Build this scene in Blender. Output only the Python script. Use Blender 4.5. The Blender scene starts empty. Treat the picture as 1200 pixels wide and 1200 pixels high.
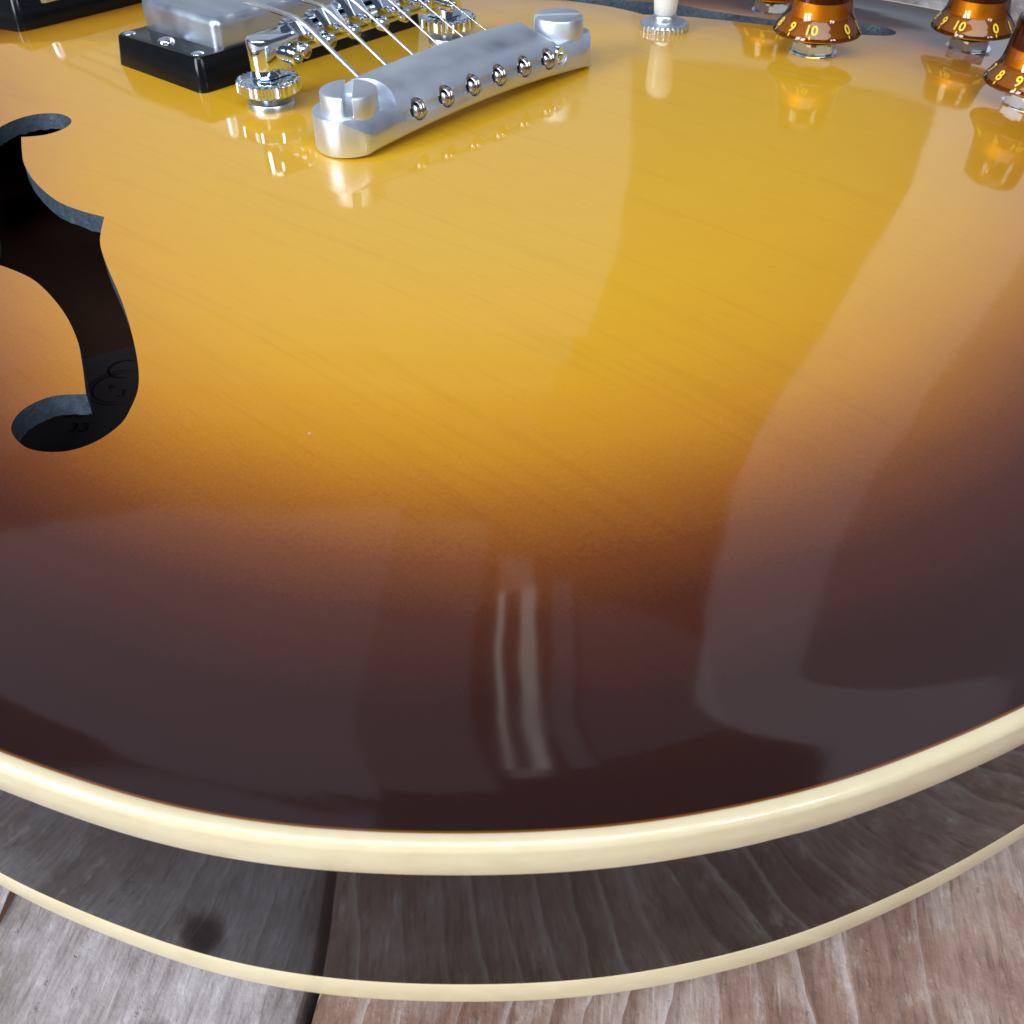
import bpy, bmesh, math, random
import numpy as np
from mathutils import Vector, Matrix
from mathutils.geometry import delaunay_2d_cdt
random.seed(7)
rng = np.random.default_rng(7)
SC = bpy.context.scene
COL = SC.collection
# Guitar coordinates are millimetres: x to the treble side, y to the neck, z up, z = 0 at the crown of the top.
# ------------------------------------------------------------------ camera
CAM=np.array([-216.872,-210.103,106.505]); YAW,PITCH,ROLL,FPX=0.8445,0.7070,-0.0041,1247.0
ZR=-9.5; ZB=ZR-42.1; ZF=ZB-11.0          # top rim, back rim, floor
def P(x,y,z): return Vector((x*.001,y*.001,(z-ZF)*.001))
cd=bpy.data.cameras.new('camera'); cam=bpy.data.objects.new('camera',cd); COL.objects.link(cam)
fw=Vector((math.sin(YAW)*math.cos(PITCH),math.cos(YAW)*math.cos(PITCH),-math.sin(PITCH)))
rt=Vector((math.cos(YAW),-math.sin(YAW),0)); up=rt.cross(fw)
c_,s_=math.cos(ROLL),math.sin(ROLL); rt,up=rt*c_+up*s_, up*c_-rt*s_
M=Matrix((rt,up,-fw)).transposed().to_4x4(); M.translation=P(*CAM); cam.matrix_world=M
cd.sensor_width=36; cd.lens=36*FPX/1200; cd.clip_start=.005; cd.clip_end=60
cd.dof.use_dof=True; cd.dof.focus_distance=.235; cd.dof.aperture_fstop=75
SC.camera=cam
# ------------------------------------------------------------------ world and lamps (indoor daylight from windows, one added overhead fill)
W=bpy.data.worlds.new('World'); SC.world=W; W.use_nodes=True
bg=W.node_tree.nodes['Background']; bg.inputs[0].default_value=(.62,.74,1,1); bg.inputs[1].default_value=.11
SC.view_settings.view_transform='Standard'; SC.view_settings.look='None'; SC.view_settings.exposure=0; SC.view_settings.gamma=1
SC.cycles.use_denoising=True
SC.cycles.max_bounces=10; SC.cycles.transparent_max_bounces=12; SC.cycles.sample_clamp_indirect=6
AIM=P(-130,-130,0)
def lamp(name,loc,look,w,h,L,col):
    l=bpy.data.lights.new(name,'AREA'); l.shape='RECTANGLE'; l.size=w; l.size_y=h
    l.energy=L*math.pi*w*h; l.color=col
    o=bpy.data.objects.new(name,l); COL.objects.link(o); o.location=loc
    d=(Vector(look)-Vector(loc)); o.rotation_euler=d.to_track_quat('-Z','Y').to_euler(); return o
def heading(az): a=YAW+math.radians(az); return Vector((math.sin(a),math.cos(a),0))
WALL=1.6; AZ0=8
def wall_lamp(name,az0,az1,el0,el1,L,col,D=WALL):
    """upright window or bright opening in the plane D metres ahead"""
    n=heading(AZ0); r=heading(AZ0+90)
    u0,u1=D*math.tan(math.radians(az0-AZ0)),D*math.tan(math.radians(az1-AZ0))
    z0,z1=D*math.tan(math.radians(el0)),D*math.tan(math.radians(el1))
    c=AIM+n*D+r*((u0+u1)/2)+Vector((0,0,(z0+z1)/2))
    return lamp(name,c,c-n,abs(u1-u0),z1-z0,L,col)
def free_lamp(name,az,el,dist,w,h,L,col,upright=True):
    d=heading(az)*math.cos(math.radians(el))+Vector((0,0,math.sin(math.radians(el))))
    c=AIM+d*dist
    return lamp(name,c,(c-heading(az)) if upright else AIM,w,h,L,col)
def ceil_lamp(name,u0,u1,v0,v1,h,L,col):
    """flat overhead light: u along the wall, v towards it"""
    n=heading(AZ0); r=heading(AZ0+90)
    c=AIM+r*((u0+u1)/2)+n*((v0+v1)/2)+Vector((0,0,h))
    o=lamp(name,c,c-Vector((0,0,1)),abs(u1-u0),abs(v1-v0),L,col)
    o.rotation_euler=Matrix((r,n,Vector((0,0,1)))).transposed().to_euler(); return o
COOL=(.80,.90,1.0)
HC=1.38*WALL
for k,(e0,e1) in enumerate(((3,35),(35,39),(39,43),(43,47))): wall_lamp('window_light',-54,7-1.2*k,e0,e1,(.40,.32,.22,.11)[k],COOL)
wall_lamp('window_light',25,35,3,74,.68,(.82,.86,1))
wall_lamp('window_light',35,80,3,74,.31,(.72,.80,1))
ceil_lamp('overhead_light',-3.6,-.57,-1.2,WALL,HC,.45,(.72,.78,1))
ceil_lamp('overhead_light',-.57,-.25,-1.2,WALL*.97,HC,.27,(.82,.82,1))
def ceil_ray(name,az,w0,w1,v0,v1,h,L,col):
    """narrow overhead light pointing away along a heading, w0..w1 across it"""
    n=heading(az); r=heading(az+90); c=AIM+r*((w0+w1)/2)+n*((v0+v1)/2)+Vector((0,0,h))
    o=lamp(name,c,c-Vector((0,0,1)),w1-w0,v1-v0,L,col); o.rotation_euler=Matrix((r,n,Vector((0,0,1)))).transposed().to_euler()
ceil_ray('tube_light',2.0,-.058,-.040,.5,1.36,HC,2.1,(1,.94,.88))
ceil_ray('tube_light',2.0,.010,.050,.5,1.38,HC,1.7,(1,.95,.90))
ceil_ray('tube_light',2.0,-.055,.045,1.36,1.46,HC,.55,(1,.95,.90))
ceil_ray('overhead_light',7.0,-.015,.055,.4,1.42,HC,.36,(.70,.78,1))
ceil_lamp('overhead_light',.05,.44,-1.2,1.38,HC,.20,(.80,.80,1))
wall_lamp('window_light',7,25,2,15,.30,(.78,.86,1))
for az in (-128,-112): free_lamp('window_light',az,24,2.2,.42,1.1,22,(.84,.93,1))
for az in (136,146): free_lamp('window_light',az,30,2.4,.22,.5,20,(.86,.94,1))
ceil_lamp('overhead_light',-1.6,1.6,-3.4,-1.25,2.6,5.0,(.91,.95,1))  # soft fill added behind the camera to lift the overall light
# ------------------------------------------------------------------ materials
class NT:
    def __init__(s,name):
        s.m=bpy.data.materials.new(name); s.m.use_nodes=True; s.t=s.m.node_tree; s.t.nodes.clear()
        s.out=s.t.nodes.new('ShaderNodeOutputMaterial')
    def n(s,typ,ins=None,**kw):
        nd=s.t.nodes.new('ShaderNode'+typ)
        for k,v in kw.items(): setattr(nd,k,v)
        for k,v in (ins or {}).items(): s.set(nd.inputs[k],v)
        return nd
    def set(s,inp,v):
        if isinstance(v,bpy.types.NodeSocket): s.t.links.new(v,inp)
        elif isinstance(v,bpy.types.Node): s.t.links.new(v.outputs[0],inp)
        elif isinstance(v,(tuple,list)) and len(v)==3 and inp.type=='RGBA': inp.default_value=(*v,1)
        else: inp.default_value=v
    def math(s,op,a,b=0.0,c=None,clamp=False):
        nd=s.n('Math',operation=op,use_clamp=clamp); s.set(nd.inputs[0],a); s.set(nd.inputs[1],b)
        if c is not None: s.set(nd.inputs[2],c)
        return nd.outputs[0]
    def mix(s,f,a,b,mode='MIX'):
        nd=s.n('Mix',data_type='RGBA',blend_type=mode); s.set(nd.inputs[0],f); s.set(nd.inputs[6],a); s.set(nd.inputs[7],b); return nd.outputs[2]
    def ramp(s,f,stops,interp='LINEAR'):
        nd=s.n('ValToRGB'); cr=nd.color_ramp; cr.interpolation=interp
        while len(cr.elements)<len(stops): cr.elements.new(.5)
        for e,(p,c) in zip(cr.elements,stops):
            e.position=p; e.color=(*c,1) if len(c)==3 else c
        s.set(nd.inputs[0],f); return nd.outputs[0]
    def noise(s,vec,scale,detail=4,rough=.55,dist=0.0):
        nd=s.n('TexNoise',{'Scale':scale,'Detail':detail,'Roughness':rough,'Distortion':dist}); s.set(nd.inputs['Vector'],vec); return nd.outputs[0]
    def coord(s,scale=(1,1,1),loc=(0,0,0),rot=(0,0,0)):
        tc=s.n('TexCoord'); mp=s.n('Mapping',{'Vector':tc.outputs['Object'],'Scale':scale,'Location':loc,'Rotation':rot}); return mp.outputs[0]
    def remap(s,v,a,b,c=0.,d=1.):
        nd=s.n('MapRange',{'From Min':a,'From Max':b,'To Min':c,'To Max':d}); s.set(nd.inputs[0],v); return nd.outputs[0]
    def bump(s,h,strength,dist,nrm=None):
        nd=s.n('Bump',{'Strength':strength,'Distance':dist,'Height':h})
        if nrm: s.set(nd.inputs['Normal'],nrm)
        return nd.outputs[0]
    def principled(s,**kw):
        nd=s.n('BsdfPrincipled'); 
        for k,v in kw.items(): s.set(nd.inputs[k.replace('_',' ')],v)
        s.set(s.out.inputs[0],nd.outputs[0]); return s.m
def mat_sunburst():
    t=NT('sunburst_maple'); c=t.coord()
    at=t.n('Attribute',attribute_name='edge_mm').outputs['Fac']
    wob=t.noise(t.coord((16,9,1)),1.0,3)
    d=t.math('ADD',at,t.math('MULTIPLY',t.math('SUBTRACT',wob,.5),9.0))
    fine=t.noise(t.coord((2600,1100,1)),1.0,2,.7)
    d=t.math('ADD',d,t.math('MULTIPLY',t.math('SUBTRACT',fine,.5),9.0))
    col=t.ramp(t.math('DIVIDE',d,140.0),[(0,(.020,.0050,.0030)),(.15,(.029,.0068,.0037)),(.26,(.070,.0155,.0055)),(.335,(.165,.042,.007)),(.415,(.335,.108,.009)),(.51,(.54,.222,.011)),(.63,(.665,.318,.013)),(.80,(.735,.385,.015)),(1,(.76,.415,.020))])
    # laminated maple: long faint lines along the neck, wide soft figure
    warp=t.math('MULTIPLY',t.noise(t.coord((9,3.5,1)),1.0,2),.9)
    tc=t.n('TexCoord'); sx=t.n('SeparateXYZ',{'Vector':tc.outputs['Object']})
    xx=t.math('ADD',t.math('MULTIPLY',sx.outputs[0],46.0),warp)
    comb=t.n('CombineXYZ',{'X':xx,'Y':t.math('MULTIPLY',sx.outputs[1],1.1)}).outputs[0]
    lines=t.noise(comb,1.0,6,.72)
    ln=t.ramp(lines,[(.30,(.80,.74,.66)),(.43,(.97,.96,.94)),(.60,(1.03,1.03,1.03)),(.8,(1.07,1.07,1.05))])
    col=t.mix(.09,col,t.mix(1.0,col,ln,'MULTIPLY'))
    pores=t.noise(t.coord((1500,55,1)),1.0,3,.7)
    col=t.mix(.17,col,t.mix(1.0,col,t.ramp(pores,[(.32,(.70,.64,.55)),(.46,(1,1,1)),(1,(1.04,1.04,1.04))]),'MULTIPLY'))
    thin=t.n('CombineXYZ',{'X':t.math('ADD',t.math('MULTIPLY',sx.outputs[0],62.0),t.math('MULTIPLY',warp,1.5)),'Y':t.math('MULTIPLY',sx.outputs[1],2.4)}).outputs[0]
    tn=t.noise(thin,1.0,2,.4)
    tl=t.math('ABSOLUTE',t.math('SUBTRACT',tn,.5))
    col=t.mix(.12,col,t.mix(1.0,col,t.ramp(tl,[(0,(.62,.52,.40)),(.010,(.93,.90,.86)),(.022,(1,1,1))]),'MULTIPLY'))
    # scraped orange line along the binding
    col=t.mix(t.remap(at,2.5,2.1,0,.7),col,(.42,.13,.02))
    # lacquer: dust specks and very slight orange peel
    vor=t.n('TexVoronoi',{'Scale':95.0}); t.set(vor.inputs['Vector'],c)
    sp=t.math('MULTIPLY',t.math('LESS_THAN',vor.outputs['Distance'],t.remap(t.n('SeparateColor',{0:vor.outputs['Color']}).outputs[1],0,1,.010,.030)),t.math('GREATER_THAN',t.n('SeparateColor',{0:vor.outputs['Color']}).outputs[0],.70))
    col=t.mix(t.math('MULTIPLY',sp,.35),col,(.62,.60,.56))
    peel=t.noise(t.coord((32,32,32)),1.0,2,.5)
    wv=t.noise(t.coord((19,19,19)),1.0,1,.4)
    nb=t.bump(t.math('ADD',t.math('MULTIPLY',wv,1.7),t.math('MULTIPLY',peel,.35)),.34,.0006)
    return t.principled(Base_Color=col,Roughness=.5,Specular_IOR_Level=.10,Coat_Weight=1.0,Coat_Roughness=t.remap(t.noise(t.coord((26,26,1)),1.0,4,.7),.35,.65,.042,.078),Coat_IOR=1.52,Coat_Normal=nb)
def mat_lacquer(name,col,rough=.06,peel=.15,tint=(1,1,1)):
    t=NT(name); nz=t.noise(t.coord((40,40,40)),1.0,3)
    c=t.mix(nz,tuple(v*.8 for v in col),tuple(v*1.2 for v in col))
    return t.principled(Base_Color=c,Roughness=rough,Specular_IOR_Level=.62,Specular_Tint=(*tint,1),Normal=t.bump(nz,peel,.0004))
def mat_edge():
    t=NT('painted_edge_blue_sheen'); f=t.noise(t.coord((520,520,420)),1.0,5,.7); g=t.noise(t.coord((160,160,90)),1.0,3,.6)
    c=t.ramp(f,[(.30,(.045,.06,.082)),(.62,(.055,.074,.10)),(.78,(.14,.18,.23))]); c=t.mix(t.remap(g,.4,.65,.0,.6),c,(.045,.06,.08))  # bluish window sheen and glints put into the edge paint's colour
    return t.principled(Base_Color=c,Roughness=t.remap(f,.3,.7,.22,.5),Specular_IOR_Level=.8,Normal=t.bump(f,.8,.0005))
def mat_binding():
    t=NT('aged_cream_binding')
    nz=t.noise(t.coord((18,18,60)),1.0,4); f=t.noise(t.coord((220,220,500)),1.0,3)
    c=t.ramp(nz,[(.3,(.69,.555,.33)),(.7,(.75,.64,.41))]); c=t.mix(.12,c,t.ramp(f,[(.3,(.55,.42,.22)),(.6,(.9,.8,.58))]))
    return t.principled(Base_Color=c,Roughness=.30,Coat_Weight=.8,Coat_Roughness=.06,Subsurface_Weight=.0)
def mat_metal(name,col,rough,fine=0.0,tint=.06):
    t=NT(name); nz=t.noise(t.coord((60,60,60)),1.0,4); f=t.noise(t.coord((900,900,900)),1.0,2)
    c=t.mix(nz,tuple(v*(1-tint) for v in col),col)
    r=t.remap(nz,.3,.7,rough*.75,rough*1.3)
    return t.principled(Base_Color=c,Metallic=1.0,Roughness=r,Normal=t.bump(f,fine,.00008))
def mat_plastic(name,col,rough=.25,spec=.5):
    t=NT(name); f=t.noise(t.coord((300,300,300)),1.0,3)
    return t.principled(Base_Color=t.mix(f,tuple(v*.85 for v in col),col),Roughness=t.remap(f,.3,.7,rough*.8,rough*1.2),Specular_IOR_Level=spec)
def mat_amber():
    t=NT('clear_amber_acrylic')
    tr=t.n('BsdfTransparent',{'Color':(.89,.64,.21)}); gl=t.n('BsdfGlossy',{'Roughness':.03,'Color':(1,1,1)}); fr=t.n('Fresnel',{'IOR':1.5})
    ms=t.n('MixShader',{0:fr.outputs[0],1:tr.outputs[0],2:gl.outputs[0]}); t.set(t.out.inputs[0],ms.outputs[0]); return t.m
def mat_wood(name,seed,warm,ridge,knot=None):
    t=NT(name)
    L=(seed*3.7,seed*1.9,seed*.7)
    tc=t.n('TexCoord'); sx=t.n('SeparateXYZ',{'Vector':tc.outputs['Object']})
    X,Y=sx.outputs[0],sx.outputs[1]
    big=t.noise(t.coord((6,26,5),L),1.0,4,.6)
    warp=t.noise(t.coord((13,17,8),L),1.0,3,.5)
    warp2=t.noise(t.coord((60,90,8),L),1.0,3,.6)
    q=t.math('ADD',t.math('MULTIPLY',Y,150.0),t.math('ADD',t.math('MULTIPLY',warp,3.4),t.math('MULTIPLY',warp2,.42)))
    saw=t.math('FRACT',q)                                  # one growth ring: pale body, dark eroded line
    idn=t.n('TexWhiteNoise',noise_dimensions='1D'); t.set(idn.inputs['W'],t.math('FLOOR',q)); rid=idn.outputs['Value']
    line=t.math('MULTIPLY',t.remap(saw,.50,.97,0,1),t.remap(saw,1.0,.975,0,1))
    line=t.math('MULTIPLY',line,t.remap(rid,.1,.9,.25,1))
    pale=t.math('MULTIPLY',t.remap(saw,.22,.0,0,1),t.remap(rid,.2,.9,.1,1))
    grain=t.noise(t.n('CombineXYZ',{'X':t.math('MULTIPLY',X,150.0),'Y':t.math('MULTIPLY',Y,1100.0),'Z':seed*1.1}).outputs[0],1.0,4,.72)
    mott=t.noise(t.coord((150,260,1),L),1.0,5,.68)
    blot=t.noise(t.coord((42,64,1),L),1.0,5,.62)
    scuff=t.noise(t.coord((300,340,1),L),1.0,3,.75)
    lo,hi=((.29,.165,.12),(.53,.39,.335)) if warm else ((.255,.215,.212),(.50,.45,.46))
    c=t.mix(t.remap(big,.32,.68,0,1),lo,hi)
    c=t.mix(t.remap(blot,.48,.68,0,.75),c,(.57,.47,.43) if warm else (.56,.52,.525))
    c=t.mix(t.remap(blot,.49,.33,0,.8),c,(.225,.125,.085) if warm else (.20,.155,.135))
    c=t.mix(t.remap(mott,.35,.65,.25,0),c,(.17,.11,.085))
    c=t.mix(t.remap(mott,.56,.72,0,.45),c,(.70,.66,.665))
    c=t.mix(t.math('MULTIPLY',line,.80 if warm else .32),c,(.175,.095,.065) if warm else (.15,.12,.11))
    c=t.mix(.72,c,t.mix(1.0,c,t.ramp(grain,[(.30,(.50,.46,.44)),(.5,(1,1,1)),(.75,(1.22,1.2,1.2))]),'MULTIPLY'))
    c=t.mix(t.math('MULTIPLY',pale,.50 if warm else .2),c,(.68,.60,.58))
    # scuffs across the grain, chips and pits
    scr=t.noise(t.coord((420,30,1),L,(0,0,.35)),1.0,2,.5); c=t.mix(t.math('MULTIPLY',t.remap(scr,.68,.76,0,.35),t.remap(blot,.45,.6,0,1)),c,(.66,.63,.64))
    pit=t.n('TexVoronoi',{'Scale':1.0}); t.set(pit.inputs['Vector'],t.n('VectorMath',{0:t.coord((52,105,1),L),1:t.n('CombineXYZ',{'X':t.math('MULTIPLY',scuff,.5),'Y':t.math('MULTIPLY',mott,.5)}).outputs[0]},operation='ADD').outputs[0])
    pm=t.math('MULTIPLY',t.remap(pit.outputs['Distance'],.15,.05,0,1),t.math('GREATER_THAN',t.n('SeparateColor',{0:pit.outputs['Color']}).outputs[0],.95 if warm else .66))
    c=t.mix(t.math('MULTIPLY',pm,.8),c,(.075,.055,.05))
    chip=t.noise(t.coord((210,420,1),(L[1],L[0],0),(0,0,.12)),1.0,4,.75); cm=t.remap(chip,.635,.70,0,1)
    c=t.mix(t.math('MULTIPLY',cm,.55),c,(.13,.09,.075) if warm else (.17,.14,.13))
    fs=t.noise(t.coord((70,1600,1),(L[1],L[2],0),(0,0,.30)),1.0,2,.6); c=t.mix(t.math('MULTIPLY',t.remap(fs,.60,.70,0,.5),t.remap(blot,.42,.6,0,1)),c,(.66,.62,.63))
    fs2=t.noise(t.coord((90,1500,1),(L[0],L[2],3),(0,0,-.22)),1.0,2,.6); c=t.mix(t.math('MULTIPLY',t.remap(fs2,.62,.70,0,.45),t.remap(big,.35,.6,0,1)),c,(.14,.105,.095))
    if knot:
        dx=t.math('MULTIPLY',t.math('SUBTRACT',X,knot[0]*.001),980.0); dy=t.math('MULTIPLY',t.math('SUBTRACT',Y,knot[1]*.001),1000.0)
        r=t.math('ADD',t.math('SQRT',t.math('ADD',t.math('MULTIPLY',dx,dx),t.math('MULTIPLY',dy,dy))),t.math('MULTIPLY',t.math('SUBTRACT',mott,.5),4.5))
        c=t.mix(t.remap(r,6.0,3.4,0,.88),c,(.075,.05,.04)); c=t.mix(t.remap(r,3.9,2.2,0,.95),c,(.02,.014,.012))
    h=t.math('ADD',t.math('MULTIPLY',t.math('MULTIPLY',saw,t.remap(saw,1.0,.93,0,1)),ridge),t.math('ADD',t.math('MULTIPLY',grain,.18),t.math('ADD',t.math('MULTIPLY',mott,.5),t.math('MULTIPLY',scuff,.25))))
    h=t.math('SUBTRACT',h,t.math('ADD',t.math('MULTIPLY',pm,.7),t.math('MULTIPLY',cm,.35)))
    return t.principled(Base_Color=c,Roughness=t.remap(mott,.3,.7,.45,.75),Specular_IOR_Level=.4,Normal=t.bump(h,.5,.0012))
MT={}
MT['top']=mat_sunburst()
MT['side']=mat_lacquer('dark_walnut_lacquer',(.015,.010,.010),.05,.18,(.80,.92,1.0))
MT['bind']=mat_binding()
MT['hole']=mat_edge()
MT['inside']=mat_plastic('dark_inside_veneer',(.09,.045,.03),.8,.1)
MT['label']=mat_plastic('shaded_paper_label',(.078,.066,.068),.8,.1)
MT['ink']=mat_plastic('black_print',(.02,.017,.018),.8,.1)
MT['nickel']=mat_metal('satin_nickel',(.66,.72,.80),.34,.05)
MT['alu']=mat_metal('satin_aluminium',(.76,.81,.88),.46,.25)
MT['chrome']=mat_metal('bright_chrome',(.76,.84,.93),.06,.0)
MT['steel']=mat_metal('string_steel',(.90,.90,.90),.28,.0)
MT['brass']=mat_metal('worn_ball_end_metal',(.50,.48,.45),.25,.2)
MT['black']=mat_plastic('black_plastic',(.005,.0055,.007),.2,.28)
MT['slot']=mat_plastic('slot_shadow_black',(.02,.022,.025),.5)
MT['white']=mat_plastic('white_plastic_tip',(.78,.77,.74),.25)
MT['amber']=mat_amber()
MT['skirt']=mat_plastic('amber_skirt_paint',(.33,.175,.009),.35)
MT['gold']=mat_metal('gold_paint_inside_knob',(.92,.57,.09),.5,.3)
MT['redbrown']=mat_plastic('red_brown_acrylic_core',(.085,.018,.006),.2)
MT['figure']=mat_plastic('gold_numeral_print',(.90,.60,.04),.4)
MT['ebony']=mat_plastic('dark_fingerboard_wood',(.03,.018,.012),.45)
# ------------------------------------------------------------------ mesh helpers
def add(name,V,F,mat,parent,smooth=False,mm=True):
    me=bpy.data.meshes.new(name)
    V=np.asarray(V,float)
    VV=np.c_[V[:,0]*.001,V[:,1]*.001,(V[:,2]-ZF)*.001] if mm else V
    me.from_pydata(VV.tolist(),[],[tuple(int(i) for i in f) for f in F])
    bm=bmesh.new(); bm.from_mesh(me); bmesh.ops.recalc_face_normals(bm,faces=bm.faces); bm.to_mesh(me); bm.free()
    me.materials.append(mat)
    if smooth is True: me.polygons.foreach_set('use_smooth',[True]*len(me.polygons))
    elif smooth: me.polygons.foreach_set('use_smooth',[True]*len(me.polygons)); me.set_sharp_from_angle(angle=math.radians(smooth))
    o=bpy.data.objects.new(name,me); COL.objects.link(o); o.parent=parent; return o
def empty(name,parent=None,**props):
    o=bpy.data.objects.new(name,None); COL.objects.link(o); o.parent=parent; o.empty_display_size=.02
    for k,v in props.items(): o[k]=v
    return o
def lathe(prof,center=(0,0,0),axis='z',n=48,wob=None):
    V=[];F=[];m=len(prof)
    for i in range(n):
        a=2*math.pi*i/n
        for r,z in prof:
            rr=r if wob is None else wob(r,z,i)
            p=(rr*math.cos(a),rr*math.sin(a),z)
            if axis=='x': p=(p[2],p[0],p[1])
            if axis=='y': p=(p[0],p[2],p[1])
            V.append((p[0]+center[0],p[1]+center[1],p[2]+center[2]))
    for i in range(n):
        j=(i+1)%n
        for k in range(m-1): F.append((i*m+k,j*m+k,j*m+k+1,i*m+k+1))
    if prof[0][0]>1e-6: F.append([i*m for i in range(n)])
    if prof[-1][0]>1e-6: F.append([i*m+m-1 for i in range(n)])
    return V,F
def prism(poly,z0,z1):
    n=len(poly); V=[(x,y,z0) for x,y in poly]+[(x,y,z1) for x,y in poly]
    return V,[list(range(n))[::-1],[n+i for i in range(n)]]+[(i,(i+1)%n,n+(i+1)%n,n+i) for i in range(n)]
def box(x0,x1,y0,y1,z0,z1): return prism([(x0,y0),(x1,y0),(x1,y1),(x0,y1)],z0,z1)
def rrect(x0,x1,y0,y1,r,n=6):
    out=[]
    for cx,cy,a0 in ((x1-r,y1-r,0),(x0+r,y1-r,90),(x0+r,y0+r,180),(x1-r,y0+r,270)):
        for i in range(n+1):
            a=math.radians(a0+90*i/n); out.append((cx+r*math.cos(a),cy+r*math.sin(a)))
    return out
def loft(rings,cap=True):
    n=len(rings[0]); V=[p for r in rings for p in r]; F=[]
    for k in range(len(rings)-1):
        for i in range(n):
            j=(i+1)%n; F.append((k*n+i,k*n+j,(k+1)*n+j,(k+1)*n+i))
    if cap: F.append(list(range(n))[::-1]); F.append([(len(rings)-1)*n+i for i in range(n)])
    return V,F
def tube(pts,r,n=10):
    pts=[Vector(p) for p in pts]; rings=[]
    for i,p in enumerate(pts):
        t=(pts[min(i+1,len(pts)-1)]-pts[max(i-1,0)]).normalized()
        a=t.cross(Vector((0,0,1))); a=a.normalized() if a.length>1e-6 else Vector((1,0,0)); b=t.cross(a)
        rings.append([tuple(p+a*r*math.cos(2*math.pi*k/n)+b*r*math.sin(2*math.pi*k/n)) for k in range(n)])
    return loft(rings)
def merge(*vf):
    V=[];F=[]
    for v,f in vf:
        o=len(V); V+=list(v); F+=[[i+o for i in q] for q in f]
    return V,F
def turn(vf,ang,c=(0,0)):
    ca,sa=math.cos(ang),math.sin(ang)
    return [((x-c[0])*ca-(y-c[1])*sa+c[0],(x-c[0])*sa+(y-c[1])*ca+c[1],z) for x,y,z in vf[0]],vf[1]
def apply_mods(o):
    dg=bpy.context.evaluated_depsgraph_get(); dg.update()
    me=bpy.data.meshes.new_from_object(o.evaluated_get(dg)); o.modifiers.clear(); o.data=me; return o
def boolean(o,cutters,op='DIFFERENCE'):
    for c in cutters:
        m=o.modifiers.new('b','BOOLEAN'); m.object=c; m.operation=op; m.solver='EXACT'
    apply_mods(o)
    for c in cutters: bpy.data.objects.remove(c)
    return o
def bevel(o,w,seg=2,ang=30):
    m=o.modifiers.new('v','BEVEL'); m.width=w*.001; m.segments=seg; m.limit_method='ANGLE'; m.angle_limit=math.radians(ang); m.use_clamp_overlap=True
    apply_mods(o); me=o.data; me.polygons.foreach_set('use_smooth',[True]*len(me.polygons)); me.set_sharp_from_angle(angle=math.radians(38)); return o

CAM=np.array([-216.872,-210.103,106.505]); YAW,PITCH,ROLL,FPX=0.8445,0.7070,-0.0041,1247.0
ZR=-9.5; ZB=ZR-42.1; ZF=ZB-11.0
HALF=[(0,-222.5),(-30,-221),(-60,-215.8),(-85,-207.9),(-103.3,-201.2),(-120,-193.5),(-132,-187),(-148,-175.6),(-158.7,-166),(-168,-156),(-177,-145),(-183.2,-136),(-189,-126),(-194.3,-114),(-199.2,-101),(-203.3,-88),(-206.3,-72),(-208,-52),(-207,-28),(-201.5,0),(-191,35),(-177,70),(-162,100),(-149,126),(-142,150),(-140.5,172),(-143.5,195),(-150,218),(-156,240),(-157,262),(-150,282),(-136,293),(-118,293),(-102,283),(-88,266),(-72,250),(-52,240),(-30,236),(0,235)]
def outline(n=1600,sig=9.0):
    h=np.array(HALF,float)
    P=np.vstack([h,np.c_[-h[-2:0:-1,0],h[-2:0:-1,1]]])
    # periodic Catmull-Rom
    Q=[]
    m=len(P)
    for i in range(m):
        a,b,c,d=P[i-1],P[i],P[(i+1)%m],P[(i+2)%m]
        for t in np.linspace(0,1,24,endpoint=False):
            Q.append(.5*((2*b)+(c-a)*t+(2*a-5*b+4*c-d)*t*t+(3*b-a-3*c+d)*t**3))
    Q=np.array(Q)
    def resamp(Q,n):
        L=np.r_[0,np.cumsum(np.hypot(*(np.roll(Q,-1,0)-Q).T))]
        Qc=np.vstack([Q,Q[:1]]); s=np.linspace(0,L[-1],n,endpoint=False)
        return np.c_[np.interp(s,L,Qc[:,0]),np.interp(s,L,Qc[:,1])],L[-1]
    Q,L=resamp(Q,n)
    ds=L/n; k=int(4*sig/ds); w=np.exp(-.5*((np.arange(-k,k+1)*ds)/sig)**2); w/=w.sum()
    S=sum(wi*np.roll(Q,j,0) for wi,j in zip(w,range(-k,k+1)))
    Q=Q+0  # compensate shrink once
    S=S+(S-sum(wi*np.roll(S,j,0) for wi,j in zip(w,range(-k,k+1))))
    return resamp(S,n)[0]
OUT=outline()
def edge_dist(X):
    X=np.atleast_2d(X); d=np.empty(len(X))
    for i in range(0,len(X),4000):
        x=X[i:i+4000]; D2=((x[:,None,:]-OUT[None])**2).sum(2); j=D2.argmin(1)
        best=np.full(len(x),1e18)
        for o in (-1,0):
            a=OUT[(j+o)%len(OUT)]; b=OUT[(j+o+1)%len(OUT)]; ab=b-a
            t=np.clip(((x-a)*ab).sum(1)/(ab**2).sum(1),0,1)
            best=np.minimum(best,((x-a-ab*t[:,None])**2).sum(1))
        d[i:i+4000]=np.sqrt(best)
    return d
_d=np.linspace(0,260,2601)
def _slope(d):
    up=np.clip((d-6.5)/(20-6.5),0,1); up=up*up*(3-2*up)
    dn=np.clip((140-d)/(140-52),0,1); dn=dn*dn*(3-2*dn)
    rise=.86+.14*np.clip((d-15)/20,0,1)
    lo=np.clip((13-d)/8,0,1); lo=lo*lo*(3-2*lo)
    return up*np.where(d>52,dn,1)*rise-0.27*lo
_s=_slope(_d); _H=np.r_[0,np.cumsum((_s[1:]+_s[:-1])/2*0.1)]; _k=-ZR/_H[-1]; _H=ZR+_H*_k
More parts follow.
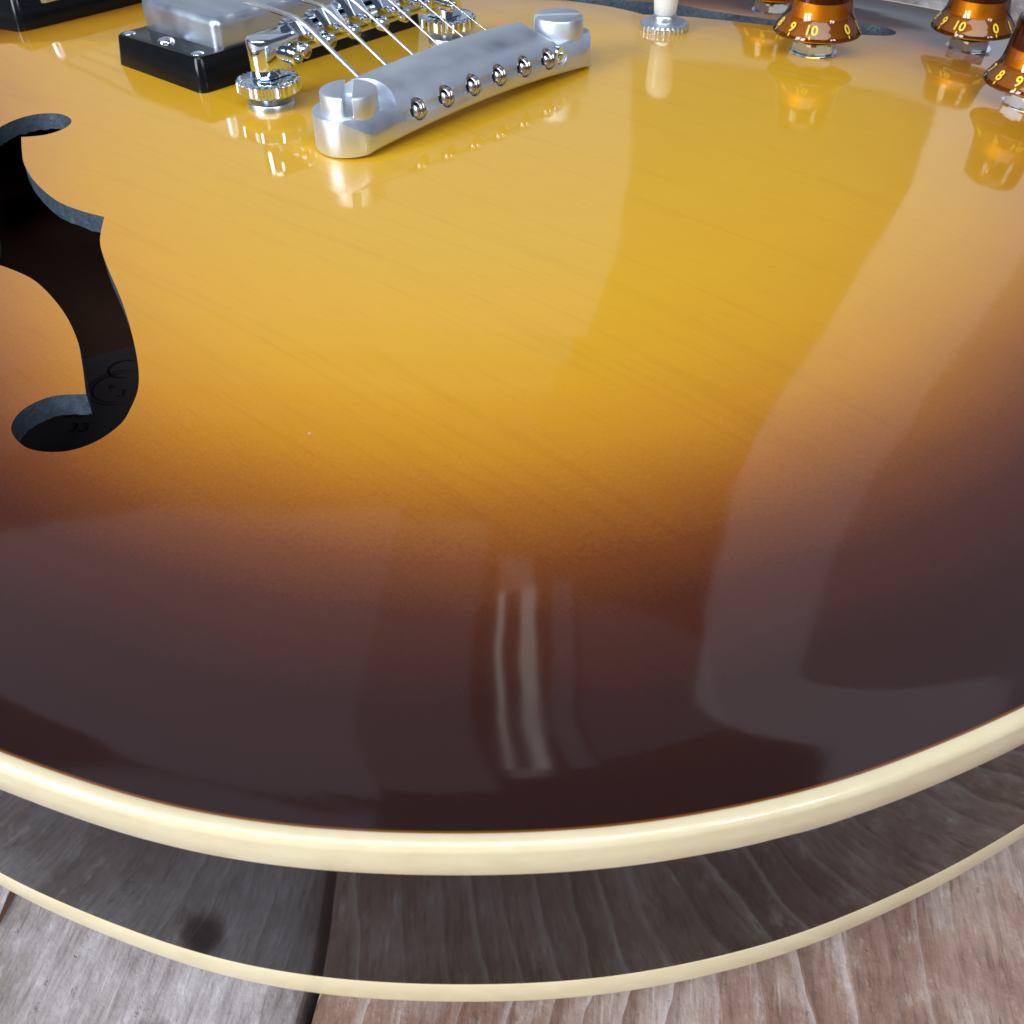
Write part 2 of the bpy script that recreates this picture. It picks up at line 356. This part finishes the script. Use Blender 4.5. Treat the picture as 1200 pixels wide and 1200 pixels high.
def top_z(d): return np.interp(d,_d,_H)
def surf_z(X): return top_z(edge_dist(X))
# ------------------------------------------------------------------ floor of old planks
FA=math.radians(56)                      # heading of the boards
floor=empty('floor',kind='structure',label='weathered grey brown plank floor under the guitar')
gx,gy=math.sin(FA),math.cos(FA); px_,py_=math.cos(FA),-math.sin(FA)
def floor_pt(al,pe): return P(gx*al+px_*pe,gy*al+py_*pe,ZF)
edges=[-135,10.2,176,290,400,512]
while edges[-1]<1300: edges.append(edges[-1]+random.choice((104,112,118)))
e=-135
while e>-1300: e-=random.choice((104,111,117)); edges.insert(0,e)
WOODS=[mat_wood('grey_weathered_plank',1,False,.4),mat_wood('pinkish_weathered_plank',2,True,1.0),mat_wood('pale_weathered_plank',3,False,.8)]
for i in range(len(edges)-1):
    a,b=edges[i],edges[i+1]; hw=(b-a)/2-1.0; gap_fix=0
    n=150; m=14; V=[];F=[]
    prof=[(-hw,-22),(-hw+.1,-2.0),(-hw+.3,-.5),(-hw+.9,-.05)]+[(-hw+.9+(2*hw-1.8)*k/m,0) for k in range(1,m)]+[(hw-.9,-.05),(hw-.3,-.5),(hw-.1,-2.0),(hw,-22)]
    ph=[random.uniform(0,9) for _ in range(4)]
    for j in range(n+1):
        x=-1500+3000*j/n
        wv=.35*math.sin(x*.021+ph[0])+.25*math.sin(x*.047+ph[1])
        for y,z in prof:
            V.append((x*.001,(y+wv*(1 if abs(y)>hw-2 else 0))*.001,(z+.22*math.sin(y*.09+ph[2]+x*.004))*.001))
    w=len(prof)
    for j in range(n):
        for k in range(w-1): F.append((j*w+k,(j+1)*w+k,(j+1)*w+k+1,j*w+k+1))
    F.append(list(range(w))); F.append([n*w+k for k in range(w)][::-1])
    mi=0 if b<15 and b>-140 else (1 if 100<b<180 else (2 if b>200 else i%3))
    o=add('plank',V,F,WOODS[mi],floor,smooth=40,mm=False)
    o.location=floor_pt(0,(a+b)/2); o.rotation_euler=(0,0,math.pi/2-FA)
    if 5<b<15: LEFT=o
# dark ground below the gaps
o=add('subfloor',*box(-1900,1900,-1900,1900,ZF-40,ZF-25),MT['inside'],floor)
def in_plank(x,y):
    """guitar x, y to the plank's own along / across millimetres"""
    v=np.array([x,y]); pe=v@[px_,py_]; al=v@[gx,gy]; c=(edges[edges.index(10.2)-1]+10.2)/2
    return al,-(pe-c)
# a split running in from the left and a dark knot, mirrored in the rim
a0=in_plank(-206.4,-84.8); V=[];F=[]
n=14
for k in range(n+1):
    t=k/n; w=.9*math.sin(math.pi*min(1,t*1.0+.04))**.6*(1-.5*t)
    xx=a0[0]+t*36; yy=a0[1]+.8*math.sin(t*5)-t*1.2
    V+=[(xx,yy-w,.30),(xx,yy+w,.30)]
for k in range(n): F.append((2*k,2*k+1,2*k+3,2*k+2))
V=[(x*.001,y*.001,(z+.10)*.001) for x,y,z in V]
add('crack',V,F,MT['inside'],LEFT,mm=False)
kx,ky=in_plank(-202.4,-121.0)
LEFT.data.materials[0]=mat_wood('grey_plank_with_knot',1,False,.4,(kx,ky))
# ------------------------------------------------------------------ guitar
G=empty('guitar',label='glossy sunburst semi hollow electric guitar lying on its back on old planks',category='guitar')
# sound holes
FH=[(-91.6,78.2),(-96.7,68.7),(-100.7,60.3),(-104.7,48.1),(-107.4,33.4),(-107.0,22.5),(-105.6,15.0),(-109.9,9.6),(-113.9,3.6),(-118.4,-6.2),(-123.8,-19.4),(-129.1,-31.0),(-135.0,-42.3),(-139.6,-49.3),(-144.1,-53.4),(-147.7,-55.6),(-152.5,-56.1),(-156.8,-54.6),(-159.9,-51.3),(-161.6,-47.0),(-161.3,-42.1),(-159.9,-39.0),(-157.1,-37.0),(-153.8,-36.8),(-150.3,-38.4)]
C1=(-146.7,-42.8)
half=FH+[C1]
cx,cy=(FH[0][0]+C1[0])/2,(FH[0][1]+C1[1])/2
def cr(pts,n=5):
    out=[]; m=len(pts)
    for i in range(m-1):
        p0,p1,p2,p3=[np.array(pts[min(max(k,0),m-1)],float) for k in (i-1,i,i+1,i+2)]
        for t in np.linspace(0,1,n,endpoint=False): out.append(tuple(.5*((2*p1)+(p2-p0)*t+(2*p0-5*p1+4*p2-p3)*t*t+(3*p1-p0-3*p2+p3)*t**3)))
    return out
seg=cr(half[:7])+cr(half[6:])            # sharp wing at point 6, sharp corners at both ends
hole=seg+[(2*cx-x,2*cy-y) for x,y in seg]
holeR=[(-x,y) for x,y in hole][::-1]
def inside(poly,X):
    poly=np.asarray(poly); a=poly; b=np.roll(poly,-1,0); r=np.zeros(len(X),bool)
    for (x0,y0),(x1,y1) in zip(a,b):
        c=((y0>X[:,1])!=(y1>X[:,1])); 
        if abs(y1-y0)<1e-12: continue
        r^=c&(X[:,0]<(x1-x0)*(X[:,1]-y0)/(y1-y0)+x0)
    return r
tg=np.roll(OUT,-1,0)-np.roll(OUT,1,0); NRM=np.c_[tg[:,1],-tg[:,0]]; NRM/=np.linalg.norm(NRM,axis=1)[:,None]
if (NRM*OUT).sum(1).mean()<0: NRM=-NRM
BW=2.0
rimin=OUT-NRM*BW
loopO=rimin[::2]
s=2.6
gxs=np.arange(-212,213,s); gys=np.arange(-226,296,s)
g=np.array([(x+(s/2 if j%2 else 0),y) for j,y in enumerate(gys) for x in gxs])
ok=inside(OUT,g); g=g[ok]; dg_=edge_dist(g); g=g[dg_>BW+1.2]
for h in (hole,holeR):
    ok=~inside(h,g); g=g[ok]; H=np.array(h)
    md=np.array([((H-p)**2).sum(1).min() for p in g]); g=g[md>1.0]
pts=[Vector(p) for p in np.vstack([loopO,np.array(hole),np.array(holeR),g])]
n0,n1,n2=len(loopO),len(hole),len(holeR)
ed=[(i,(i+1)%n0) for i in range(n0)]+[(n0+i,n0+(i+1)%n1) for i in range(n1)]+[(n0+n1+i,n0+n1+(i+1)%n2) for i in range(n2)]
vo,eo,fo,_,_,_=delaunay_2d_cdt(pts,ed,[],0,1e-7)
V2=np.array([(v.x,v.y) for v in vo]); T=np.array(fo)
cen=V2[T].mean(1); keep=inside(loopO,cen)&~inside(hole,cen)&~inside(holeR,cen); T=T[keep]
D=edge_dist(V2)
def top_at(x,y): return float(surf_z(np.array([[x,y]]))[0])
top=add('soundboard',np.c_[V2,top_z(D)],T,MT['top'],G,smooth=True)
me=top.data
at=me.attributes.new('edge_mm','FLOAT','POINT'); at.data.foreach_set('value',D.astype(np.float32))
e_=.4
gxn=(surf_z(V2+[e_,0])-surf_z(V2-[e_,0]))/(2*e_); gyn=(surf_z(V2+[0,e_])-surf_z(V2-[0,e_]))/(2*e_)
# smooth the slope field a little so that reflections flow
N=np.c_[-gxn,-gyn,np.ones(len(V2))]; N/=np.linalg.norm(N,axis=1)[:,None]
me.normals_split_custom_set_from_vertices(N.tolist())
# hole walls
def wall_strip(name,loop):
    L=np.array(loop); z=surf_z(L); n=len(L); V=[];F=[]
    ctr=L.mean(0)
    for k,(dz) in enumerate((0.0,-.35,-2.3,-4.4)):
        for i in range(n):
            jit=0 if k<3 else rng.normal(0,.13)
            V.append((L[i,0],L[i,1],z[i]+dz+jit))
    for k in range(3):
        for i in range(n): F.append((k*n+i,k*n+(i+1)%n,(k+1)*n+(i+1)%n,(k+1)*n+i))
    return add(name,V,F,MT['hole'],G,smooth=50)
wall_strip('sound_hole_edge',hole); wall_strip('sound_hole_edge',holeR)
# inside of the back, seen through the sound hole, with its label
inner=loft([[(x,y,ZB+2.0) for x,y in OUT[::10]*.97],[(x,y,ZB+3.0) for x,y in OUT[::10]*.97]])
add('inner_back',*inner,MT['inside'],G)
# rim: top binding, side, back binding, back
def sweep(name,prof,mat,smooth=True):
    """prof: (outward offset, z) around the whole outline"""
    n=len(OUT); m=len(prof); V=[]
    for o_,z in prof: V+= [(x,y,z) for x,y in OUT+NRM*o_]
    F=[]
    for k in range(m-1):
        for i in range(n): F.append((k*n+i,k*n+(i+1)%n,(k+1)*n+(i+1)%n,(k+1)*n+i))
    return add(name,V,F,mat,G,smooth=smooth)
zt=float(top_z(np.array([BW]))[0])
rr=1.5; arc=[(-rr+rr*math.sin(a),ZR-rr+rr*math.cos(a)) for a in np.linspace(0,math.pi/2,9)]
BH=6.5
sweep('top_binding',[(-BW,zt-.6),(-BW,zt+.05),(-BW+.25,ZR+.03)]+arc[0:]+[(0,ZR-3.5),(0,ZR-BH+.35),(-.12,ZR-BH+.08),(-.45,ZR-BH)],MT['bind'],smooth=50)
sweep('side',[(-.45,ZR-BH+.3),(-.14,ZR-BH),(-.14,ZR-15),(-.14,ZR-25),(-.14,ZB+6.0),(-.45,ZB+5.7)],MT['side'],smooth=30)
arcb=[(-rr+rr*math.cos(a),ZB+rr-rr*math.sin(a)) for a in np.linspace(0,math.pi/2,7)]
sweep('back_binding',[(-.45,ZB+6.4),(-.1,ZB+6.35),(0,ZB+6.1),(0,ZB+3)]+arcb+[(-2.5,ZB)],MT['bind'],smooth=50)
bn=OUT[::8]; rings=[]
for f,dz in ((1,0),(.97,-2.2),(.9,-5.2),(.8,-7.6),(.6,-9.6),(.35,-10.4),(.1,-10.6)):
    rings.append([((x-0)*f,(y-10)*f+10,ZB+dz) for x,y in (bn if f<1 else bn-NRM[::8]*2.2)])
add('back',*loft(rings),MT['side'],G,smooth=True)
# strap button on the butt end
z0=ZR-21
prof=[(0,0),(5.5,0),(5.5,1.2),(3.6,2.2),(3.2,6),(4.2,9),(6.4,10.6),(6.4,11.6),(5.4,12.4),(0,12.6)]
v,f=lathe([(r,-z) for r,z in prof],(0,-222.6,z0),axis='y',n=32); add('strap_button',v,f,MT['nickel'],G,smooth=40)
# ------------------------------------------------------------------ interior label with its faint print
def text_mesh(s,size,fat=0):
    cu=bpy.data.curves.new('t','FONT'); cu.body=s; cu.size=size; cu.offset=fat*size/4; cu.align_x='CENTER'; cu.align_y='CENTER'; cu.resolution_u=3
    o=bpy.data.objects.new('t',cu); COL.objects.link(o); dg=bpy.context.evaluated_depsgraph_get(); dg.update()
    me=bpy.data.meshes.new_from_object(o.evaluated_get(dg)); V=[tuple(v.co) for v in me.vertices]; F=[tuple(p.vertices) for p in me.polygons]
    bpy.data.objects.remove(o); return V,F
zl=ZB+3.2

def rrect_(x0,x1,y0,y1,r,n=4):
    out=[]
    for cx_,cy_,a0_ in ((x1-r,y1-r,0),(x0+r,y1-r,90),(x0+r,y0+r,180),(x1-r,y0+r,270)):
        for i in range(n+1): out.append((cx_+r*math.cos(math.radians(a0_+90*i/n)),cy_+r*math.sin(math.radians(a0_+90*i/n))))
    return out
# label: a pale card, the shade inside put into its colour, its print seen faintly and upside down
lx=np.array([.949,-.316]); ly=np.array([.316,.949]); lo_=np.array([-108,38.3])
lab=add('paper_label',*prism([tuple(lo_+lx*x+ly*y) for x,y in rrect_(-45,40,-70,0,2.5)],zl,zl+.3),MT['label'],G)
def put_text(s_,size,x,y,ang):
    V,F=text_mesh(s_,size); ca,sa=math.cos(ang),math.sin(ang)
    add('print',[(x+a*ca-b*sa,y+a*sa+b*ca,zl+.45) for a,b,_ in V],F,MT['ink'],lab)

LA=-math.radians(48.4)
put_text('33',5.4,-125.5,17.5,LA); put_text('33',5.4,-128.2,11.5,LA)
put_text('e',4.2,-112.5,21.5,LA); put_text('3',4.6,-112.8,16.5,LA)
def ring_print(x,y,r0,r1,a0,a1,sx=1.0):
    n=26; V=[];F=[]
    for k in range(n+1):
        a=math.radians(a0+(a1-a0)*k/n); w=.2+.8*math.sin(math.pi*k/n)
        for rr_ in (r0,r0+(r1-r0)*w):
            u,v=rr_*math.cos(a)*sx,rr_*math.sin(a); V.append((x+u*math.cos(LA)-v*math.sin(LA),y+u*math.sin(LA)+v*math.cos(LA),zl+.45))
    for k in range(n): F.append((2*k,2*k+2,2*k+3,2*k+1))
    add('print',V,F,MT['ink'],lab)
ring_print(-105.5,26.0,4.0,4.9,70,290); ring_print(-111.5,19.5,6.6,7.2,95,280); ring_print(-111.5,19.5,7.9,8.3,60,300)
# ------------------------------------------------------------------ pickups
def dome(c,r,h,n=20):
    return lathe([(r,0),(r*.98,h*.35),(r*.8,h*.75),(r*.45,h*.96),(0,h)],c,n=n)
def pickup(y0,y1,zr0,zr1,zc,dx=0):
    """y0 butt side, y1 neck side; ring heights there; cover top zc"""
    def rring(inset,zf,rad):
        out=[]
        for x,y in rrect(-44.3+inset+dx,44.3-inset+dx,y0+inset,y1-inset,rad,5): out.append((x,y,zf(x,y)))
        return out
    zt_=lambda x,y: zr0+(zr1-zr0)*(y-y0)/(y1-y0)
    # the foot follows the arch of the top
    fx=rrect(-44.3+dx,44.3+dx,y0,y1,2.6,5); za=surf_z(np.array(fx))
    foot=[(x,y,z-.25) for (x,y),z in zip(fx,za)]
    foot2=[(x,y,z+.4) for (x,y),z in zip(rrect(-44.3+dx,44.3+dx,y0,y1,2.6,5),za)]
    r=[foot,foot2,rring(.9,lambda x,y:zt_(x,y)-.7,2.2),rring(1.3,lambda x,y:zt_(x,y)-.15,2.0),rring(1.9,zt_,1.8)]
    ring=add('pickup_ring',*loft(r),MT['black'],G,smooth=35)
    yc=(y0+y1)/2; cxs,cys=34.6,18.9
    def crn(inset,z,rad): return [(x,y,z) for x,y in rrect(-cxs+inset+dx,cxs-inset+dx,yc-cys+inset,yc+cys-inset,rad,6)]
    add('pickup_cover',*loft([crn(0,zr0-4,2.6),crn(0,zc-2.2,2.6),crn(.18,zc-1.3,2.5),crn(.65,zc-.55,2.4),crn(1.3,zc-.12,2.0),crn(2.2,zc,1.6)]),MT['nickel'],ring,smooth=60)
    for sx in (-1,1):
        add('height_screw',*merge(dome((sx*39.4+dx,yc,zt_(0,yc)-.1),2.5,1.5),),MT['chrome'],ring,smooth=50)
        for yy in (y0+4.6,y1-4.6):
            add('mounting_screw',*dome((sx*40.6+dx,yy,zt_(0,yy)-.25),1.9,.75),MT['chrome'],ring,smooth=50)
    return ring
pickup(60.6,104.2,9.6,8.2,17.4)
pickup(163.5,201,8.2,7.0,14.5)
# ------------------------------------------------------------------ bridge
BY=38.6
def by(x): return BY+3*(x+37)/74
bz0,bz1=8.1,18.6
def barpoly(hw): 
    out=[]
    for i in range(13):
        a=math.radians(90+180*i/12); out.append((-37.5+hw*math.cos(a),by(-37)+hw*math.sin(a)))
    for i in range(13):
        a=math.radians(-90+180*i/12); out.append((37.5+hw*math.cos(a),by(37)+hw*math.sin(a)))
    return out
bar=add('bridge',*loft([[(x,y,z) for x,y in barpoly(4.1-i)] for i,z in ((.25,bz0),(0,bz0+.4),(0,bz1-.5),(.12,bz1-.15),(.45,bz1))]),MT['chrome'],G)
# hollow underneath between the posts, and the saddle trench on top
t1=add('c',*turn(box(-31.5,31.5,BY+1.5-9,BY+1.5+9,bz0-2,bz0+4.6),math.atan2(3,74),(0,BY+1.5)),MT['chrome'],None)
t2=add('c',*turn(box(-29,29,BY+1.5-2.3,BY+1.5+2.3,bz1-3,bz1+2),math.atan2(3,74),(0,BY+1.5)),MT['chrome'],None)
boolean(bar,[t1,t2]); bevel(bar,.35,2,40)
SX=[-25.6,-15.4,-5.2,5.1,15.3,25.4]; SG=[.70,.57,.46,.30,.23,.17]
def crown(x): return 1.5*(1-(x/26)**2)
SY=[-1.8,-1.0,-.3,-1.4,-.4,.5]
SADZ=20.3
for x,sy in zip(SX,SY):
    yb=by(x)+sy; zt_=SADZ+crown(x)
    v=[];f=[]
    rings=[]
    for xx,k in ((-3.9,.3),(-3.4,0),(3.4,0),(3.9,.3)):
        rings.append([(x+xx,yb-4.3,bz1-2.6),(x+xx,yb-4.5,bz1-.6-k),(x+xx,yb-.5,zt_-k),(x+xx,yb+.5,zt_-k),(x+xx,yb+4.2,bz1-.3-k),(x+xx,yb+4.0,bz1-2.6)])
    add('saddle',*loft(rings),MT['chrome'],bar,smooth=25)
    v,f=lathe([(0,-7.6),(1.0,-7.4),(1.45,-6.9),(1.45,-5.2),(.95,-5.0),(.95,5.4),(2.2,5.5),(2.2,7.2),(1.7,7.7),(0,7.8)],(x+.9,yb,bz1-1.4),axis='y',n=16)
    add('saddle_screw',v,f,MT['chrome'],bar,smooth=40)
    v,f=lathe([(0,-6.3),(1.5,-6.2),(2.0,-5.6),(2.0,-3.8),(0,-3.8)],(x-2.6,yb,bz1-4.6),axis='y',n=14); add('saddle_lug',v,f,MT['chrome'],bar,smooth=40)
def knurl(nteeth,amp):
    def w(r,z,i): return r
    return w
for sx in (-1,1):
    x=37*sx; y=by(x); zs=top_at(x,y)
    n=116
    def wob(r,z,i): return r-(.45 if (i%4) in (2,3) and 8.2<r<8.85 else 0)
    v,f=lathe([(3.2,3.9),(7.6,3.95),(8.3,4.3),(8.8,4.7),(8.8,7.3),(8.3,7.75),(7.5,8.0),(4.4,8.05),(3.0,8.05)],(x,y,0),n=n,wob=wob)
    add('thumbwheel',v,f,MT['chrome'],bar,smooth=30)
    add('post_stud',*lathe([(2.9,.5),(2.9,8.2)],(x,y,zs),n=24),MT['nickel'],bar,smooth=40)
    add('bushing',*lathe([(6.5,0),(6.5,1.2),(6.2,1.75),(5.4,2.0),(2.5,2.0)],(x,y,zs),n=40),MT['nickel'],bar,smooth=40)
    xs=sx*31.6
    v,f=lathe([(0,-2.3),(1.0,-2.3),(1.15,-3.4),(1.7,-3.4),(2.25,-2.9),(2.3,-2.2),(2.3,1.2),(0,1.2)],(xs,by(xs)-4.2,13.2),axis='y',n=24); add('lock_screw',v,f,MT['chrome'],bar,smooth=40)
# ------------------------------------------------------------------ stop tailpiece
def tz(x): return 1.9*(1-(x/41.3)**2) if abs(x)<60 else 0
TS=[(8.8,1.3),(9.5,2.2),(9.75,4.5),(9.7,8.5),(9.2,11.2),(8.0,12.2),(6.0,12.45),(3.0,12.3),(0,11.85),(-3,11.1),(-6,9.75),(-8.3,7.9),(-9.5,6.0),(-9.95,4.0),(-9.85,2.2),(-9.2,1.3)]
xs_=np.linspace(-54,54,73)
tp=add('tailpiece',*loft([[(x,y,z+max(tz(x),-1.4)) for y,z in TS] for x in xs_]),MT['alu'],G)
plan=[]
for i in range(25):
    a=math.radians(90+180*i/24); plan.append((-41.3+9.55*math.cos(a),9.75*math.sin(a)))
for i in range(25):
    a=math.radians(-90+180*i/24); plan.append((41.3+9.55*math.cos(a),9.75*math.sin(a)))
c0=add('c',*prism(plan,-6,24),MT['alu'],None)
boolean(tp,[c0],'INTERSECT')
cut=[]
for sx in (-1,1):
    # scoop round the stud, open to the end
    circ=[(sx*41.3+11.6*math.cos(math.radians(a)),11.6*math.sin(math.radians(a))) for a in range(0,360,6)]
    cut.append(add('c',*prism(circ,9.4,24),MT['alu'],None))
    cut.append(add('c',*box(min(sx*41.3,sx*60),max(sx*41.3,sx*60),-14,14,9.4,24),MT['alu'],None))
HX=[-26,-15.6,-5.2,5.2,15.6,26]
hz=lambda x: 6.1+tz(x)
for x in HX:
    v,f=lathe([(0,-12),(2.65,-12),(2.65,-6.4),(0,-6.4)],(x,0,hz(x)),axis='y',n=28); cut.append(add('c',v,f,MT['alu'],None))
for x0,x1 in zip([-31.5]+HX[:-1],HX):
    vv=[];R_=[]
    for x in np.linspace(x0,x1,6): R_.append([(x,-12,hz(x)-1.15),(x,-8.9,hz(x)-1.15),(x,-8.2,hz(x)+1.0),(x,-12,hz(x)+1.0)])
    cut.append(add('c',*loft(R_),MT['alu'],None))
v,f=lathe([(0,-12),(2.5,-12),(2.5,-7.2),(0,-7.2)],(31.3,0,hz(31.3)+.2),axis='y',n=28); cut.append(add('c',v,f,MT['alu'],None))
boolean(tp,cut); bevel(tp,.32,2,32)
v,f=lathe([(0,-7.9),(1.1,-7.9),(1.2,-9.1),(2.0,-9.1),(2.35,-8.7),(2.35,-7),(0,-7)],(31.3,0,hz(31.3)+.2),axis='y',n=24); add('grub_screw',v,f,MT['chrome'],tp,smooth=40)
for sx,ang in ((-1,90-48.4+4),(1,-48.4+6)):
    x=41.3*sx; zs=top_at(x,0)
    sd=add('stud',*lathe([(3.4,.2),(3.4,4.9),(7.15,5.0),(7.3,5.4),(7.3,13.9),(7.05,14.35),(6.5,14.6),(0,14.7)],(x,0,0),n=56),MT['alu'],tp)
    ca=math.radians(ang)
    cc=add('c',*turn(box(x-9,x+9,-1.15,1.15,9.9,16),ca,(x,0)),MT['slot'],None)
    boolean(sd,[cc]); bevel(sd,.22,2,35)
    add('stud_bushing',*lathe([(6.2,-.3),(6.2,.9),(5.7,1.2),(3,1.2)],(x,0,zs),n=40),MT['nickel'],tp,smooth=40)
for x,g_ in zip(HX,SG):
    zc=hz(x)
    b=lathe([(0,-1.9),(1.2,-1.9),(1.75,-1.5),(1.75,-.95),(1.2,-.5),(1.2,.5),(1.75,.95),(1.75,1.5),(1.2,1.9),(0,1.9)],(x,-8.6,zc-.35),axis='x',n=20)
    rings=[b]
    # string wrapped over the ball end
    for k in range(2):
        o_=(-.45+.9*k)
        pts=[(x+o_+.3*math.sin(a),-8.6+1.75*math.cos(a)*1.05,zc-.1+1.95*math.sin(a)) for a in np.linspace(-1.2,4.3,16)]
        rings.append(tube(pts,.42,8))
    add('ball_end',*merge(*rings),MT['brass'],tp,smooth=40)
# ------------------------------------------------------------------ strings
for i,x in enumerate(SX):
    yb=by(x)+SY[i]; zt_=SADZ+crown(x)+SG[i]*.7
    xt=HX[i]
    pts=[(x*.70,330,zt_+5),(x*.93,120,zt_+1.6),(x,yb+3,zt_+.08),(x,yb+.4,zt_),(x,yb-.4,zt_-.12),(x+(xt-x)*.12,yb-4,zt_-1.25)]
    zend=hz(xt)+.6; yend=8.0
    pts+=[(xt,9.6,zend+.75),(xt,yend,zend+.4)]
    # sample the wound strings finely enough to show their winding by normal noise
    add('string',*tube(pts,SG[i],12),MT['steel'],G,smooth=60)
# ------------------------------------------------------------------ control knobs
def knob(cx,cy,rot,hide=False):
    zs=top_at(cx,cy); B=zs+6.3; K=1.035
    prof=[(0,.35),(12.2,.3),(12.75,0),(12.95,.35),(12.85,.9),(12.3,1.7),(11.6,2.7),(10.7,3.8),(10.0,4.9),(9.5,6.2),(9.15,8),(8.85,10.5),(8.55,13),(8.3,15.5),(8.05,16.6),(7.4,17.1),(0,17.2)]
    k=add('knob',*lathe([(r*K,z*K+B) for r,z in prof],(cx,cy,0),n=72),MT['amber'],G,smooth=30)
    sk=[(3.2,.9),(11.5,.75),(12.0,1.0),(11.5,1.8),(10.8,2.8),(9.95,3.85),(9.1,4.6),(8.9,4.8),(3.2,4.85)]
    add('dial_skirt',*lathe([(r*K,z*K+B) for r,z in sk],(cx,cy,0),n=60),MT['skirt'],k,smooth=35)
    add('gold_insert',*lathe([(r*K,z*K+B) for r,z in [(8.85,4.9),(8.5,5.2),(8.35,6.2),(8.05,9.2),(3,9.25)]],(cx,cy,0),n=60),MT['gold'],k,smooth=35)
    add('upper_core',*lathe([(r*K,z*K+B) for r,z in [(8.0,9.3),(7.95,9.9),(7.6,13),(7.3,16.2),(0,16.4)]],(cx,cy,0),n=60),MT['redbrown'],k,smooth=35)
    # shaft, nut, washer
    add('shaft',*lathe([(3.1,.3),(3.1,7.0)],(cx,cy,zs),n=24),MT['slot'],k,smooth=40)
    hexr=[(6.9*math.cos(math.radians(60*i+18)),6.9*math.sin(math.radians(60*i+18))) for i in range(6)]
    def hx(s_,z): 
        out=[]
        for i in range(6):
            a,b=hexr[i],hexr[(i+1)%6]
            for t in (0,.25,.5,.75): 
                q=(a[0]+(b[0]-a[0])*t,a[1]+(b[1]-a[1])*t); L=math.hypot(*q)
                L2=min(L*s_,L) if s_>=1 else min(L,6.9*s_)
                out.append((cx+q[0]/L*L2,cy+q[1]/L*L2,zs+z))
        return out
    nut=loft([hx(.92,.7),hx(1,1.1),hx(1,3.2),hx(.90,3.8)])
    add('hex_nut',*nut,MT['nickel'],k,smooth=25)
    add('washer',*lathe([(3.2,0),(7.3,0),(7.4,.25),(7.2,.55),(3.2,.6)],(cx,cy,zs),n=40),MT['chrome'],k,smooth=40)
    # numerals round the skirt; 0 angle faces the photographer's side
    base=math.atan2(CAM[1]-cy,CAM[0]-cx)
    def skirt_pt(u,h):
        """u: arc mm from the middle of the glyph, h: mm up the slope from 1.5 above the base"""
        s0=[(12.85,.9),(12.3,1.7),(11.65,2.7),(10.75,3.8),(10.05,4.9),(9.5,6.2)]
        acc=0
        for (r0,z0),(r1,z1) in zip(s0[:-1],s0[1:]):
            L=math.hypot(r1-r0,z1-z0)
            if h<=acc+L or (r1,z1)==s0[-1]:
                t=(h-acc)/L; return r0+(r1-r0)*t,z0+(z1-z0)*t
            acc+=L
    for i in range(11):
        ang=base+math.radians(rot+30.4*(i-10)) 
        V,F=text_mesh(str(i),3.9,.11)
        W=[]
        for x,y,_ in V:
            r,z=skirt_pt(0,2.55+y); r+=.05
            a=ang+x/11.2
            W.append((cx+r*K*math.cos(a),cy+r*K*math.sin(a),B+z*K+.03))
        add('numeral',W,F,MT['figure'],k)
        V=[];
        for x,h in ((-.22,.02),(.22,.02),(.22,.95),(-.22,.95)):
            r,z=skirt_pt(0,h); r+=.05; a=ang+x/12.8; V.append((cx+r*K*math.cos(a),cy+r*K*math.sin(a),B+z*K+.03))
        add('dial_tick',V,[(0,1,2,3)],MT['figure'],k)
    return k
knob(105.0,-51.0,-8); knob(158.0,-79.6,-21); knob(110.6,-116.6,13); knob(150.9,-9.7,20)
# ------------------------------------------------------------------ toggle switch
tx,ty=93.2,-2.4; zs=top_at(tx,ty)
def wob2(r,z,i): return r-(.25 if i%4 in (2,3) and 7.4<r<8.1 else 0)
tgl=add('toggle_switch',*lathe([(2.6,0),(7.9,0),(8.0,.4),(8.0,1.9),(7.4,2.5),(6.2,2.9),(4.2,3.0),(2.6,3.0)],(tx,ty,zs),n=120,wob=wob2),MT['nickel'],G,smooth=30)
add('switch_sleeve',*lathe([(4.0,2.5),(4.0,4.4),(3.7,4.8),(1,4.8)],(tx,ty,zs),n=32),MT['nickel'],tgl,smooth=40)
add('switch_tip',*lathe([(2.9,4.7),(3.6,5.2),(3.9,8),(4.3,14),(4.6,18),(4.3,20.4),(3.2,21.8),(0,22.4)],(tx,ty,zs),n=36),MT['white'],tgl,smooth=50)
# ------------------------------------------------------------------ fingerboard over the body, beyond the frame
fb=[[( sx*w,y,z) for sx,w,z in ((-1,28,-.5),(-1,28,10),(-1,14,11.5),(1,14,11.5),(1,28,10),(1,28,-.5))] for y,w in ((212,1),(470,1))]
add('fingerboard',*loft(fb),MT['ebony'],G,smooth=30)
